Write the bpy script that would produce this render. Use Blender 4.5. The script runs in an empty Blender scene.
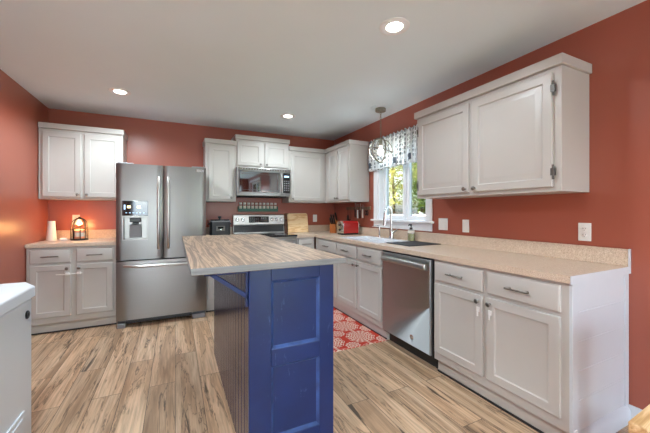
import bpy, bmesh, math, random
from mathutils import Vector, Matrix
random.seed(7)
C = bpy.context.scene
COL = C.collection
PI = math.pi
R90 = -PI/2
R, D, L, H = 2.412, 4.635, -1.328, 2.44      # right wall x, back wall y, left wall x, ceiling
YR = -3.0                                    # rear wall

# ------------------------------------------------------------------ camera
cd = bpy.data.cameras.new('camera'); cam = bpy.data.objects.new('camera', cd); COL.objects.link(cam)
cam.location = (0, 0, 1.2386); cam.rotation_euler = (PI/2, 0, math.radians(-25.87))
cd.sensor_width = 36; cd.lens = 17.10; cd.shift_y = -5/650; cd.clip_start = .02
C.camera = cam

# ------------------------------------------------------------------ world, sun, exposure
w = bpy.data.worlds.new('sky'); C.world = w; w.use_nodes = True
nt = w.node_tree; bgn = nt.nodes['Background']
sky = nt.nodes.new('ShaderNodeTexSky'); sky.sky_type = 'NISHITA'; sky.sun_disc = False
sky.sun_elevation = math.radians(42); sky.sun_rotation = math.radians(250); sky.dust_density = 3
nt.links.new(sky.outputs[0], bgn.inputs[0]); bgn.inputs[1].default_value = 1.5
def lamp(kind, name, loc, energy, color, rot=(0, 0, 0), **k):
    d = bpy.data.lights.new(name, kind); d.energy = energy; d.color = color
    for a, v in k.items(): setattr(d, a, v)
    o = bpy.data.objects.new(name, d); COL.objects.link(o); o.location = loc; o.rotation_euler = rot
    return o
lamp('SUN', 'sun', (0, 0, 8), 15.0, (1, .95, .86), (math.radians(48), 0, math.radians(-75)), angle=.01)
# daylight lamps added at the invented, unseen rear windows
DAY = (.64, .83, 1.0)
for wx, we in ((-.72, 26), (1.7, 20)):
    lamp('AREA', 'added_daylight', (wx, YR + .06, 1.15), we, DAY, (PI/2, 0, 0), shape='RECTANGLE', size=.8, size_y=1.9)
WARM = (.82, .94, 1.0)
vs = C.view_settings
vs.view_transform = 'Standard'; vs.look = 'None'; vs.gamma = 1; vs.use_curve_mapping = False
vs.exposure = 0.96
try:
    C.cycles.use_denoising = True
    C.cycles.max_bounces = 12; C.cycles.diffuse_bounces = 6; C.cycles.transparent_max_bounces = 16
    C.cycles.sample_clamp_indirect = 6; C.cycles.caustics_reflective = False; C.cycles.caustics_refractive = False
except Exception: pass

# ------------------------------------------------------------------ materials
def s2l(c): return tuple((x/12.92 if x <= .04045 else ((x+.055)/1.055)**2.4) for x in c)
def hexc(r, g, b): return s2l((r/255, g/255, b/255)) + (1,)
class NT:
    def __init__(s, name):
        s.m = bpy.data.materials.new(name); s.m.use_nodes = True; s.t = s.m.node_tree
        s.b = s.t.nodes['Principled BSDF']; s.out = s.t.nodes['Material Output']
    def n(s, typ, **k):
        nd = s.t.nodes.new(typ)
        for a, v in k.items():
            if a.startswith('i_'):
                nd.inputs[a[2:].replace('_', ' ')].default_value = v
            else: setattr(nd, a, v)
        return nd
    def l(s, a, b): s.t.links.new(a, b)
    def set(s, **k):
        for a, v in k.items(): s.b.inputs[a.replace('_', ' ')].default_value = v
        return s
    def coord(s, scale=(1, 1, 1), rot=(0, 0, 0), kind='Object'):
        tc = s.n('ShaderNodeTexCoord'); mp = s.n('ShaderNodeMapping')
        mp.inputs['Scale'].default_value = scale; mp.inputs['Rotation'].default_value = rot
        s.l(tc.outputs[kind], mp.inputs[0]); return mp.outputs[0]
    def math(s, op, a, b=None, c=None):
        nd = s.n('ShaderNodeMath', operation=op)
        for i, v in enumerate((a, b, c)):
            if v is None: continue
            if isinstance(v, (int, float)): nd.inputs[i].default_value = v
            else: s.l(v, nd.inputs[i])
        return nd.outputs[0]
    def noise(s, vec, scale, detail=3, rough=.5, dist=0):
        nd = s.n('ShaderNodeTexNoise'); nd.inputs['Scale'].default_value = scale
        nd.inputs['Detail'].default_value = detail; nd.inputs['Roughness'].default_value = rough
        nd.inputs['Distortion'].default_value = dist
        s.l(vec, nd.inputs['Vector']); return nd.outputs['Fac']
    def ramp(s, fac, stops, interp='LINEAR'):
        nd = s.n('ShaderNodeValToRGB'); cr = nd.color_ramp; cr.interpolation = interp
        while len(cr.elements) < len(stops): cr.elements.new(.5)
        for e, (p_, c_) in zip(cr.elements, stops): e.position = p_; e.color = c_
        s.l(fac, nd.inputs[0]); return nd.outputs[0]
    def mix(s, fac, a, b, mode='MIX'):
        nd = s.n('ShaderNodeMix', data_type='RGBA', blend_type=mode)
        for key, v in ((0, fac), (6, a), (7, b)):
            if isinstance(v, (int, float, tuple)): nd.inputs[key].default_value = v
            else: s.l(v, nd.inputs[key])
        return nd.outputs[2]
    def bump(s, h, strength=.2, dist=.002):
        nd = s.n('ShaderNodeBump'); nd.inputs['Strength'].default_value = strength
        nd.inputs['Distance'].default_value = dist
        s.l(h, nd.inputs['Height']); s.l(nd.outputs[0], s.b.inputs['Normal'])
def plain(name, col, rough=.5, metal=0, var=.06, scale=12, bump=0, bscale=200, coat=0, spec=.5):
    t = NT(name); v = t.coord()
    f = t.noise(v, scale)
    dk = tuple(c*(1-var) for c in col[:3]) + (1,); lt = tuple(min(1, c*(1+var)) for c in col[:3]) + (1,)
    t.l(t.ramp(f, [(.3, dk), (.7, lt)]), t.b.inputs['Base Color'])
    t.set(Roughness=rough, Metallic=metal, Coat_Weight=coat, Specular_IOR_Level=spec)
    if bump: t.bump(t.noise(v, bscale), bump)
    return t.m
M = {}
M['wall'] = plain('terracotta_paint', hexc(164, 88, 69), .33, 0, .03, 2, .12, 260, spec=.65)
M['ceiling'] = plain('ceiling_paint', hexc(232, 245, 252), .8, 0, .015, 1.5, .15, 150)
M['cab'] = plain('cabinet_white_paint', hexc(194, 190, 185), .34, 0, .012, 6, .04, 60)
M['winwhite'] = plain('window_white_paint', hexc(240, 242, 245), .4, 0, .01, 5)
M['trim'] = plain('trim_white_paint', hexc(206, 212, 219), .38, 0, .012, 5)
M['steelknob'] = plain('brushed_nickel', (.27, .25, .225, 1), .34, 1, .05, 30)
M['hinge'] = plain('dull_nickel_hinge', (.15, .14, .13, 1), .5, .8, .1, 30)
M['bar'] = plain('polished_bar_steel', (.6, .59, .57, 1), .34, 1, .04, 30)
M['chrome'] = plain('satin_chrome', (.62, .62, .62, 1), .2, 1, .04, 30)
M['black'] = plain('black_plastic', (.012, .012, .013, 1), .32, 0, .1, 20)
M['blackmatte'] = plain('matt_black', (.014, .014, .016, 1), .62, 0, .2, 40, .15, 300)
M['blackglass'] = plain('black_glass', (.010, .011, .012, 1), .05, 0, .05, 5, coat=.6)
M['whiteplastic'] = plain('white_plastic', hexc(235, 234, 230), .4, 0, .01, 10)
M['freezer'] = plain('freezer_enamel', hexc(222, 226, 232), .35, 0, .015, 3)
M['greyplastic'] = plain('grey_plastic', (.22, .22, .23, 1), .4, 0, .05, 20)
M['darkmetal'] = plain('dark_bronze', (.05, .042, .035, 1), .42, .8, .2, 30)
M['cage'] = plain('weathered_grey_metal', hexc(146, 142, 132), .5, .5, .2, 40)
M['red'] = plain('red_enamel', (.42, .018, .018, 1), .22, 0, .05, 6, coat=.5)
M['bamboo'] = None
M['ceramic'] = plain('cream_ceramic', hexc(232, 220, 206), .4, 0, .02, 8)
M['leaf'] = None
M['bark'] = plain('bark', hexc(86, 70, 56), .9, 0, .3, 14, .5, 40)
M['fence'] = plain('fence_vinyl', hexc(238, 238, 236), .5, 0, .02, 4)
M['grass'] = plain('lawn', hexc(96, 118, 56), .95, 0, .3, 3, .6, 60)
M['candle'] = plain('glow_tinted_wax', hexc(248, 178, 140), .5, 0, .04, 12)  # orange-pink lantern glow put into the wax colour
M['paper'] = plain('paper_label', hexc(232, 226, 214), .7, 0, .05, 30)
M['teal'] = plain('teal_green_paint', hexc(58, 110, 92), .45, 0, .1, 20)
M['spiceA'] = plain('dark_spice', hexc(86, 62, 40), .6, 0, .2, 60)
M['spiceB'] = plain('green_herbs', hexc(98, 104, 66), .6, 0, .2, 60)
M['spiceC'] = plain('red_spice', hexc(150, 66, 36), .6, 0, .2, 60)
M['gasket'] = plain('rubber_gasket', (.03, .03, .03, 1), .7, 0, .1, 20)

def steel(name, col, rough, axis):
    t = NT(name); sc = {'x': (1.5, 90, 260), 'z': (260, 90, 1.5)}[axis]
    v = t.coord(sc); f = t.noise(v, 1.0, 4, .6)
    t.l(t.ramp(f, [(.25, tuple(c*.975 for c in col)+(1,)), (.75, tuple(min(1, c*1.025) for c in col)+(1,))]), t.b.inputs['Base Color'])
    rr = t.math('MULTIPLY_ADD', f, .03, rough - .015); t.l(rr, t.b.inputs['Roughness'])
    t.set(Metallic=1)
    return t.m
M['steel'] = steel('brushed_stainless', (.29, .275, .26), .3, 'x')
M['steelz'] = steel('brushed_stainless_vertical', (.215, .203, .193), .3, 'z')
M['dwsteel'] = steel('dishwasher_stainless', (.42, .43, .44), .5, 'z')
M['mwglass'] = plain('mirrored_dark_glass', (.26, .27, .28, 1), .04, 1, .02, 5)
M['sinksteel'] = plain('sink_enamel', hexc(226, 230, 236), .18, 0, .02, 10)

def emit(name, col, strength):
    t = NT(name); t.set(Base_Color=col + (1,), Emission_Color=col + (1,), Emission_Strength=strength); return t.m
M['canlens'] = emit('lit_lens', (1, .93, .82), 9)
M['bulb'] = emit('lit_bulb', (1, .9, .74), 14)
M['warmbulb'] = emit('lit_warm_bulb', (1, .62, .28), 3.5)
M['led'] = emit('display_digits', (.95, .85, .45), 1.4)
M['bluled'] = emit('display_blue', (.45, .7, .95), .7)

def glass(name, tint=(1, 1, 1), refl=.5, rough=0.0):
    t = NT(name)
    tr = t.n('ShaderNodeBsdfTransparent'); tr.inputs[0].default_value = tint + (1,)
    gl = t.n('ShaderNodeBsdfGlossy'); gl.inputs['Roughness'].default_value = rough
    fr = t.n('ShaderNodeFresnel'); fr.inputs[0].default_value = 1.45
    mx = t.n('ShaderNodeMixShader')
    t.l(t.math('MULTIPLY', fr.outputs[0], refl), mx.inputs[0]); t.l(tr.outputs[0], mx.inputs[1]); t.l(gl.outputs[0], mx.inputs[2])
    t.l(mx.outputs[0], t.out.inputs[0]); return t.m
M['glass'] = glass('window_glass', (.97, .98, .98), .9)
M['jarglass'] = glass('jar_glass', (.93, .95, .93), 1)
M['clearplastic'] = glass('clear_plastic', (.9, .92, .9), 1, .1)
M['soapliquid'] = plain('pale_green_soap', hexc(214, 216, 168), .2, 0, .02, 10)

def floor_mat():
    t = NT('laminate_planks'); tc = t.n('ShaderNodeTexCoord'); o = tc.outputs['Object']
    mp = t.n('ShaderNodeMapping'); mp.inputs['Rotation'].default_value = (0, 0, PI/2); t.l(o, mp.inputs[0])
    br = t.n('ShaderNodeTexBrick', offset=.37, offset_frequency=2, squash=1)
    for k, v in (('Scale', 1), ('Mortar Size', .0016), ('Mortar Smooth', .1), ('Bias', 0), ('Brick Width', 1.25), ('Row Height', .165)): br.inputs[k].default_value = v
    br.inputs['Color1'].default_value = (0, 0, 0, 1); br.inputs['Color2'].default_value = (1, 1, 1, 1); br.inputs['Mortar'].default_value = (.5, .5, .5, 1)
    t.l(mp.outputs[0], br.inputs['Vector'])
    pid = br.outputs['Color']
    # shift the grain from plank to plank
    cb = t.n('ShaderNodeCombineXYZ'); t.l(t.math('MULTIPLY', pid, 17.0), cb.inputs[0]); t.l(t.math('MULTIPLY', pid, 31.0), cb.inputs[1])
    va = t.n('ShaderNodeVectorMath', operation='ADD'); t.l(o, va.inputs[0]); t.l(cb.outputs[0], va.inputs[1])
    m2 = t.n('ShaderNodeMapping'); m2.inputs['Scale'].default_value = (9, .7, 1); t.l(va.outputs[0], m2.inputs[0])
    m3 = t.n('ShaderNodeMapping'); m3.inputs['Scale'].default_value = (70, 3, 1); t.l(va.outputs[0], m3.inputs[0])
    m4 = t.n('ShaderNodeMapping'); m4.inputs['Scale'].default_value = (8, .8, 1); t.l(va.outputs[0], m4.inputs[0])
    broad = t.noise(m2.outputs[0], 1, 5, .6, .8); fine = t.noise(m3.outputs[0], 1, 4, .6)
    knot = t.noise(m4.outputs[0], 1.5, 6, .66, .55)
    base = t.ramp(broad, [(.28, hexc(156, 124, 96)), (.45, hexc(206, 170, 136)), (.6, hexc(224, 192, 160)), (.78, hexc(236, 210, 180))])
    c1 = t.mix(t.ramp(fine, [(.4, (0, 0, 0, 1)), (.62, (.4, .4, .4, 1))]), base, hexc(120, 98, 78))
    crack = t.ramp(knot, [(.0, (.9, .9, .9, 1)), (.345, (.9, .9, .9, 1)), (.41, (0, 0, 0, 1))])
    c2 = t.mix(crack, c1, hexc(60, 46, 36))
    vein = t.ramp(t.math('ABSOLUTE', t.math('SUBTRACT', broad, .47)), [(.0, (.8, .8, .8, 1)), (.016, (0, 0, 0, 1))])
    c2 = t.mix(vein, c2, hexc(84, 66, 52))
    tone = t.mix(.9, c2, t.ramp(pid, [(0, (.76, .75, .74, 1)), (.5, (.95, .94, .93, 1)), (1, (1.08, 1.05, 1.02, 1))]), 'MULTIPLY')
    c3 = t.mix(br.outputs['Fac'], tone, hexc(70, 56, 45))
    t.l(c3, t.b.inputs['Base Color'])
    t.l(t.math('MULTIPLY_ADD', fine, .2, .3), t.b.inputs['Roughness'])
    t.bump(t.math('SUBTRACT', t.math('MULTIPLY', fine, .3), br.outputs['Fac']), .25, .002)
    return t.m
M['floor'] = floor_mat()

def laminate():
    t = NT('speckled_beige_laminate'); v = t.coord()
    f = t.noise(v, 170, 3, .7); g = t.noise(v, 60, 2)
    c = t.ramp(f, [(.3, hexc(168, 142, 118)), (.45, hexc(206, 184, 162)), (.6, hexc(222, 204, 186)), (.74, hexc(238, 226, 212))])
    c = t.mix(t.ramp(g, [(.45, (0, 0, 0, 1)), (.7, (.35, .35, .35, 1))]), c, hexc(196, 172, 150))
    t.l(c, t.b.inputs['Base Color']); t.set(Roughness=.3); return t.m
M['laminate'] = laminate()

def wood(name, cols, scale=(6, 1, 6), rough=.5, ring=0, bump=.1, rot=(0, 0, 0), dist=1.5):
    t = NT(name); v = t.coord(scale, rot)
    a = t.noise(v, 2.2, 5, .6, dist)
    v2 = t.coord(tuple(s*9 if s == max(scale) else s*1.5 for s in scale), rot); b = t.noise(v2, 2.2, 4, .6)
    f = t.math('MULTIPLY_ADD', b, .4, t.math('MULTIPLY', a, .6))
    if ring:
        f = t.math('MULTIPLY_ADD', t.math('SINE', t.math('MULTIPLY', a, ring)), .18, f)
    n = len(cols)
    t.l(t.ramp(f, [(.28 + .44*i/(n-1), c) for i, c in enumerate(cols)]), t.b.inputs['Base Color'])
    t.set(Roughness=rough)
    if bump: t.bump(f, bump, .002)
    return t.m
M['slab'] = wood('weathered_brushed_wood', [hexc(122, 104, 92), hexc(146, 124, 106), hexc(170, 143, 120), hexc(192, 164, 138)], (9, .5, 9), .5, 40, .25, dist=.6)
M['slabedge'] = wood('greyed_wood_edge', [hexc(104, 108, 112), hexc(132, 134, 134), hexc(158, 156, 150)], (1, 2, 9), .6, 0, .2)
M['maple'] = wood('maple_board', [hexc(216, 172, 118), hexc(236, 198, 146), hexc(246, 216, 170)], (1.2, 4, 9), .45, 14, .05)
M['walnut'] = wood('dark_board', [hexc(80, 46, 26), hexc(126, 78, 44), hexc(160, 104, 62)], (1.2, 4, 9), .5, 10, .05)
M['block'] = wood('orange_beech', [hexc(150, 82, 34), hexc(190, 112, 52), hexc(212, 138, 74)], (6, 6, 1.5), .4, 8, .05)
M['table'] = wood('pine_tabletop', [hexc(186, 142, 92), hexc(218, 182, 134), hexc(240, 214, 174)], (1, 8, 8), .45, 22, .08)
M['rackwood'] = wood('grey_rack_wood', [hexc(110, 92, 76), hexc(150, 130, 108)], (6, 1, 6), .6, 0, .1)

def blue_paint():
    t = NT('distressed_navy_paint'); v = t.coord()
    f = t.noise(v, 3, 4, .6); sc = t.noise(t.coord((60, 60, 7)), 1, 5, .7, .4); bl = t.noise(v, 9, 5, .7, .6)
    base = t.ramp(f, [(.3, hexc(8, 34, 82)), (.7, hexc(14, 46, 104))])
    scuff = t.ramp(t.math('MULTIPLY', sc, t.math('POWER', bl, 1.2)), [(.33, (0, 0, 0, 1)), (.42, (.6, .6, .6, 1))])
    c = t.mix(scuff, base, hexc(98, 122, 170))
    t.l(c, t.b.inputs['Base Color']); t.l(t.math('MULTIPLY_ADD', f, .2, .22), t.b.inputs['Roughness'])
    t.bump(bl, .06, .003); t.set(Coat_Weight=.15); return t.m
M['blue'] = blue_paint()
M['bluegloss'] = plain('glossy_navy_paint', hexc(40, 36, 66), .24, 0, .12, 5, .03, 40, coat=.15)
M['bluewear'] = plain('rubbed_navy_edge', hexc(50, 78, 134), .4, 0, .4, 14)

def rug_mat():
    t = NT('red_medallion_weave'); tc = t.n('ShaderNodeTexCoord'); sp = t.n('ShaderNodeSeparateXYZ'); t.l(tc.outputs['Object'], sp.inputs[0])
    x, y = sp.outputs[0], sp.outputs[1]
    cw, ch = .34, .30
    def cell(px, py):
        a = t.math('SUBTRACT', t.math('FRACT', t.math('DIVIDE', px, cw)), .5); b = t.math('SUBTRACT', t.math('FRACT', t.math('DIVIDE', py, ch)), .5)
        a = t.math('MULTIPLY', a, cw); b = t.math('MULTIPLY', b, ch)
        r = t.math('SQRT', t.math('ADD', t.math('MULTIPLY', a, a), t.math('MULTIPLY', b, b)))
        th = t.math('ARCTAN2', b, a)
        return r, th
    def med(px, py, rad):
        r, th = cell(px, py)
        pet = t.math('COSINE', t.math('MULTIPLY', th, 10.0)); pet2 = t.math('COSINE', t.math('MULTIPLY', th, 16.0))
        rr = t.math('ADD', r, t.math('MULTIPLY', pet, .006))
        wave = t.math('ADD', t.math('SINE', t.math('MULTIPLY', rr, 235.0)), t.math('MULTIPLY', pet2, .8))
        lines = t.math('GREATER_THAN', wave, -.05)
        return t.math('MULTIPLY', lines, t.math('LESS_THAN', rr, rad))
    m1 = med(x, y, .14)
    m2 = med(t.math('ADD', x, cw/2), t.math('ADD', y, ch/2), .072)
    vr = t.n('ShaderNodeTexVoronoi', feature='DISTANCE_TO_EDGE'); vr.inputs['Scale'].default_value = 22; t.l(tc.outputs['Object'], vr.inputs['Vector'])
    fil = t.math('MULTIPLY', t.math('GREATER_THAN', vr.outputs['Distance'], .23), .0)
    pat = t.math('MAXIMUM', t.math('MAXIMUM', m1, m2), fil)
    ns = t.noise(tc.outputs['Object'], 260, 2)
    red = t.ramp(ns, [(.3, hexc(186, 46, 30)), (.7, hexc(216, 70, 48))])
    cr = t.ramp(ns, [(.3, hexc(226, 196, 178)), (.7, hexc(248, 228, 212))])
    t.l(t.mix(pat, red, cr), t.b.inputs['Base Color']); t.set(Roughness=.95); t.bump(ns, .4, .003); return t.m
M['rug'] = rug_mat()

def fabric():
    # white cotton with rows of small dark grey and blue-grey blocks and dashes
    t = NT('printed_valance_cotton'); tc = t.n('ShaderNodeTexCoord'); o = tc.outputs['UV']
    def blocks(sx, sy, off, thr, fillx, filly):
        mp = t.n('ShaderNodeMapping'); mp.inputs['Scale'].default_value = (sx, sy, 1); mp.inputs['Location'].default_value = (off, off*.7, 0); t.l(o, mp.inputs[0])
        sp = t.n('ShaderNodeSeparateXYZ'); t.l(mp.outputs[0], sp.inputs[0])
        fl = t.n('ShaderNodeVectorMath', operation='FLOOR'); t.l(mp.outputs[0], fl.inputs[0])
        wn = t.n('ShaderNodeTexWhiteNoise', noise_dimensions='2D'); t.l(fl.outputs[0], wn.inputs['Vector'])
        ax = t.math('LESS_THAN', t.math('ABSOLUTE', t.math('SUBTRACT', t.math('FRACT', sp.outputs[0]), .5)), fillx)
        ay = t.math('LESS_THAN', t.math('ABSOLUTE', t.math('SUBTRACT', t.math('FRACT', sp.outputs[1]), .5)), filly)
        on = t.math('GREATER_THAN', wn.outputs['Value'], thr)
        return t.math('MULTIPLY', t.math('MULTIPLY', ax, ay), on), wn.outputs['Color'], mp.outputs[0]
    b1, wc, mp1 = blocks(12.5, 11, 0, .16, .28, .33)
    b2, _, _ = blocks(6, 5.2, 3.3, .93, .3, .36)
    # nibble the blocks so that each reads as a different small motif
    nz = t.n('ShaderNodeTexNoise'); nz.inputs['Scale'].default_value = 2.6; nz.inputs['Detail'].default_value = 1; t.l(mp1, nz.inputs['Vector'])
    b1 = t.math('MULTIPLY', b1, t.math('GREATER_THAN', nz.outputs['Fac'], .40))
    sep = t.n('ShaderNodeSeparateColor'); t.l(wc, sep.inputs[0])
    ink = t.ramp(sep.outputs[1], [(0, hexc(92, 98, 102)), (.5, hexc(132, 140, 142)), (.8, hexc(160, 174, 180)), (1, hexc(104, 114, 120))])
    c = t.mix(b1, hexc(232, 236, 238), ink); c = t.mix(b2, c, hexc(92, 102, 114))
    df = t.n('ShaderNodeBsdfDiffuse'); tl = t.n('ShaderNodeBsdfTranslucent'); mx = t.n('ShaderNodeMixShader'); mx.inputs[0].default_value = .3
    t.l(c, df.inputs[0]); t.l(c, tl.inputs[0]); t.l(df.outputs[0], mx.inputs[1]); t.l(tl.outputs[0], mx.inputs[2]); t.l(mx.outputs[0], t.out.inputs[0])
    return t.m
M['fabric'] = fabric()
def leafmat(name, a, b):
    t = NT(name); g = t.n('ShaderNodeObjectInfo'); v = t.coord()
    c = t.ramp(t.noise(v, 2.5, 4), [(.3, a), (.7, b)])
    df = t.n('ShaderNodeBsdfDiffuse'); tl = t.n('ShaderNodeBsdfTranslucent'); mx = t.n('ShaderNodeMixShader'); mx.inputs[0].default_value = .45
    t.l(c, df.inputs[0]); t.l(c, tl.inputs[0]); t.l(df.outputs[0], mx.inputs[1]); t.l(tl.outputs[0], mx.inputs[2]); t.l(mx.outputs[0], t.out.inputs[0]); return t.m
M['leafA'] = leafmat('yellow_green_leaves', hexc(206, 208, 110), hexc(246, 236, 164))
M['leafB'] = leafmat('green_leaves', hexc(140, 168, 84), hexc(200, 212, 130))

# ------------------------------------------------------------------ mesh helpers
class B:
    def __init__(s): s.bm = bmesh.new(); s.mi = 0
    def _mk(s, vs, fs):
        v = [s.bm.verts.new(p) for p in vs]
        for f in fs:
            try: fc = s.bm.faces.new([v[i] for i in f]); fc.material_index = s.mi
            except ValueError: pass
        return v
    def mat(s, i): s.mi = i; return s
    def box(s, x0, x1, y0, y1, z0, z1):
        s._mk([(x, y, z) for z in (z0, z1) for x, y in ((x0, y0), (x1, y0), (x1, y1), (x0, y1))],
              [(3, 2, 1, 0), (4, 5, 6, 7), (0, 1, 5, 4), (1, 2, 6, 5), (2, 3, 7, 6), (3, 0, 4, 7)]); return s
    def framed(s, x0, x1, z0, z1, prof, yb):
        """panel facing -y: prof = [(inset, y), ...] from the rim inward; closed at the back plane yb"""
        rings = [[(x0, yb, z0), (x1, yb, z0), (x1, yb, z1), (x0, yb, z1)]]
        for i, y in prof: rings.append([(x0+i, y, z0+i), (x1-i, y, z0+i), (x1-i, y, z1-i), (x0+i, y, z1-i)])
        vs = [p for r in rings for p in r]; fs = [(3, 2, 1, 0)]
        for k in range(len(rings)-1):
            a, b = 4*k, 4*k+4
            for j in range(4): fs.append((a+j, a+(j+1) % 4, b+(j+1) % 4, b+j))
        n = 4*(len(rings)-1); fs.append((n, n+1, n+2, n+3))
        s._mk(vs, fs); return s
    def prism(s, pts, axis, a, b):
        """extrude a 2D polygon along an axis: pts in the two other axes, in xyz order"""
        def p3(p, t): return {'x': (t, p[0], p[1]), 'y': (p[0], t, p[1]), 'z': (p[0], p[1], t)}[axis]
        n = len(pts); vs = [p3(p, a) for p in pts] + [p3(p, b) for p in pts]
        fs = [tuple(range(n))[::-1], tuple(range(n, 2*n))] + [(i, (i+1) % n, n+(i+1) % n, n+i) for i in range(n)]
        s._mk(vs, fs); return s
    def lathe(s, prof, c=(0, 0, 0), axis=(0, 0, 1), seg=24, sx=1, sy=1):
        """prof = [(radius, height), ...]"""
        q = Vector((0, 0, 1)).rotation_difference(Vector(axis)); vs = []; idx = []
        for r, h in prof:
            if r < 1e-6: idx.append([len(vs)]); vs.append(Vector(c) + q @ Vector((0, 0, h)))
            else:
                idx.append(list(range(len(vs), len(vs)+seg)))
                for i in range(seg):
                    t = 2*PI*i/seg; vs.append(Vector(c) + q @ Vector((r*math.cos(t)*sx, r*math.sin(t)*sy, h)))
        fs = []
        for a, b in zip(idx, idx[1:]):
            for i in range(seg):
                j = (i+1) % seg
                if len(a) == 1 and len(b) == 1: break
                if len(a) == 1: fs.append((a[0], b[j], b[i]))
                elif len(b) == 1: fs.append((a[i], a[j], b[0]))
                else: fs.append((a[i], a[j], b[j], b[i]))
        if len(idx[0]) > 1: fs.append(tuple(idx[0])[::-1])
        if len(idx[-1]) > 1: fs.append(tuple(idx[-1]))
        s._mk([tuple(v) for v in vs], fs); return s
    def tube(s, pts, r, seg=10, closed=False, flat=1.0):
        pts = [Vector(p) for p in pts]; n = len(pts); vs = []; prev = None
        for i, p in enumerate(pts):
            if closed: d = pts[(i+1) % n] - pts[i-1]
            else: d = pts[min(i+1, n-1)] - pts[max(i-1, 0)]
            d.normalize()
            u = prev - d*prev.dot(d) if prev else d.orthogonal()
            if u.length < 1e-5: u = d.orthogonal()
            u.normalize(); prev = u; vv = d.cross(u)
            rr = r[i] if isinstance(r, (list, tuple)) else r
            for k in range(seg):
                t = 2*PI*k/seg; vs.append(tuple(p + u*math.cos(t)*rr + vv*math.sin(t)*rr*flat))
        fs = []
        for i in range(n if closed else n-1):
            a, b = i*seg, ((i+1) % n)*seg
            for k in range(seg): fs.append((a+k, a+(k+1) % seg, b+(k+1) % seg, b+k))
        if not closed: fs += [tuple(range(seg))[::-1], tuple(range((n-1)*seg, n*seg))]
        s._mk(vs, fs); return s
    def ball(s, c, r, seg=20, sz=1.0):
        k = seg//2
        s.lathe([(r*math.sin(PI*i/k) if 0 < i < k else 0, -r*sz*math.cos(PI*i/k)) for i in range(k+1)], c, seg=seg); return s
    def build(s, name, mat, parent=None, loc=None, bevel=0, smooth=35, seg=2, recalc=True):
        if recalc: bmesh.ops.recalc_face_normals(s.bm, faces=s.bm.faces)
        me = bpy.data.meshes.new(name); s.bm.to_mesh(me); s.bm.free()
        for m in (mat if isinstance(mat, (list, tuple)) else [mat]): me.materials.append(m)
        if smooth:
            me.polygons.foreach_set('use_smooth', [True]*len(me.polygons)); me.set_sharp_from_angle(angle=math.radians(smooth))
        o = bpy.data.objects.new(name, me); COL.objects.link(o)
        if parent is not None: o.parent = parent
        if loc is not None: o.location = loc
        if bevel:
            md = o.modifiers.new('bevel', 'BEVEL'); md.width = bevel; md.segments = seg; md.limit_method = 'ANGLE'; md.angle_limit = math.radians(40)
        return o
def tag(o, label, cat, group=None):
    o['label'] = label; o['category'] = cat
    if group: o['group'] = group
    return o
def thing(name, label, cat, loc=(0, 0, 0), rz=0, group=None):
    o = bpy.data.objects.new(name, None); COL.objects.link(o); o.empty_display_size = .1
    o.location = loc; o.rotation_euler = (0, 0, rz); return tag(o, label, cat, group)
def struct(o): o['kind'] = 'structure'; return o
def kids(o): return [c for c in bpy.data.objects if c.parent == o]
def dup(root, loc=None, rz=None, label=None):
    def cp(o, par):
        c = o.copy(); COL.objects.link(c)
        if par is not None: c.parent = par
        for k in kids(o): cp(k, c)
        return c
    r = cp(root, None)
    if loc is not None: r.location = loc
    if rz is not None: r.rotation_euler = (0, 0, rz)
    if label: r['label'] = label
    return r
def arc(c, r, a0, a1, n, fn): return [fn(c, r, a0 + (a1-a0)*i/n) for i in range(n+1)]

# ------------------------------------------------------------------ room shell
T = .16
struct(B().box(L-T, R+T, YR-T, D+T, -.12, 0).build('floor', M['floor'], smooth=0))
struct(B().box(L-T, R+T, YR-T, D+T, H, H+.15).build('ceiling', M['ceiling'], smooth=0))
struct(B().box(L-T, R+T, D, D+T, 0, H).build('wall_back', M['wall'], smooth=0))
b = B(); b.box(L-T, L, YR, D, 0, H)
struct(b.build('wall_left', M['wall'], smooth=0))
WY0, WY1, WZ0, WZ1 = 2.49, 3.36, 1.135, 2.10          # opening over the sink
GD = (-2.6, -1.2, .06, 2.25)                           # garden door in the right wall behind the camera
b = B(); b.box(R, R+T, YR, GD[0], 0, H); b.box(R, R+T, GD[1], WY0, 0, H); b.box(R, R+T, GD[0], GD[1], GD[3], H); b.box(R, R+T, GD[0], GD[1], 0, GD[2]); b.box(R, R+T, WY1, D, 0, H); b.box(R, R+T, WY0, WY1, 0, WZ0); b.box(R, R+T, WY0, WY1, WZ1, H)
struct(b.build('wall_right', M['wall'], smooth=0))
RW = [(-1.12, -.32), (1.3, 2.1)]                       # rear window openings, invented out of view for their light
b = B(); b.box(L-T, RW[0][0], YR-T, YR, 0, H); b.box(RW[0][1], RW[1][0], YR-T, YR, 0, H); b.box(RW[1][1], R+T, YR-T, YR, 0, H)
for a0, a1 in RW: b.box(a0, a1, YR-T, YR, 0, .2); b.box(a0, a1, YR-T, YR, 2.1, H)
struct(b.build('wall_rear', M['wall'], smooth=0))

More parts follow.
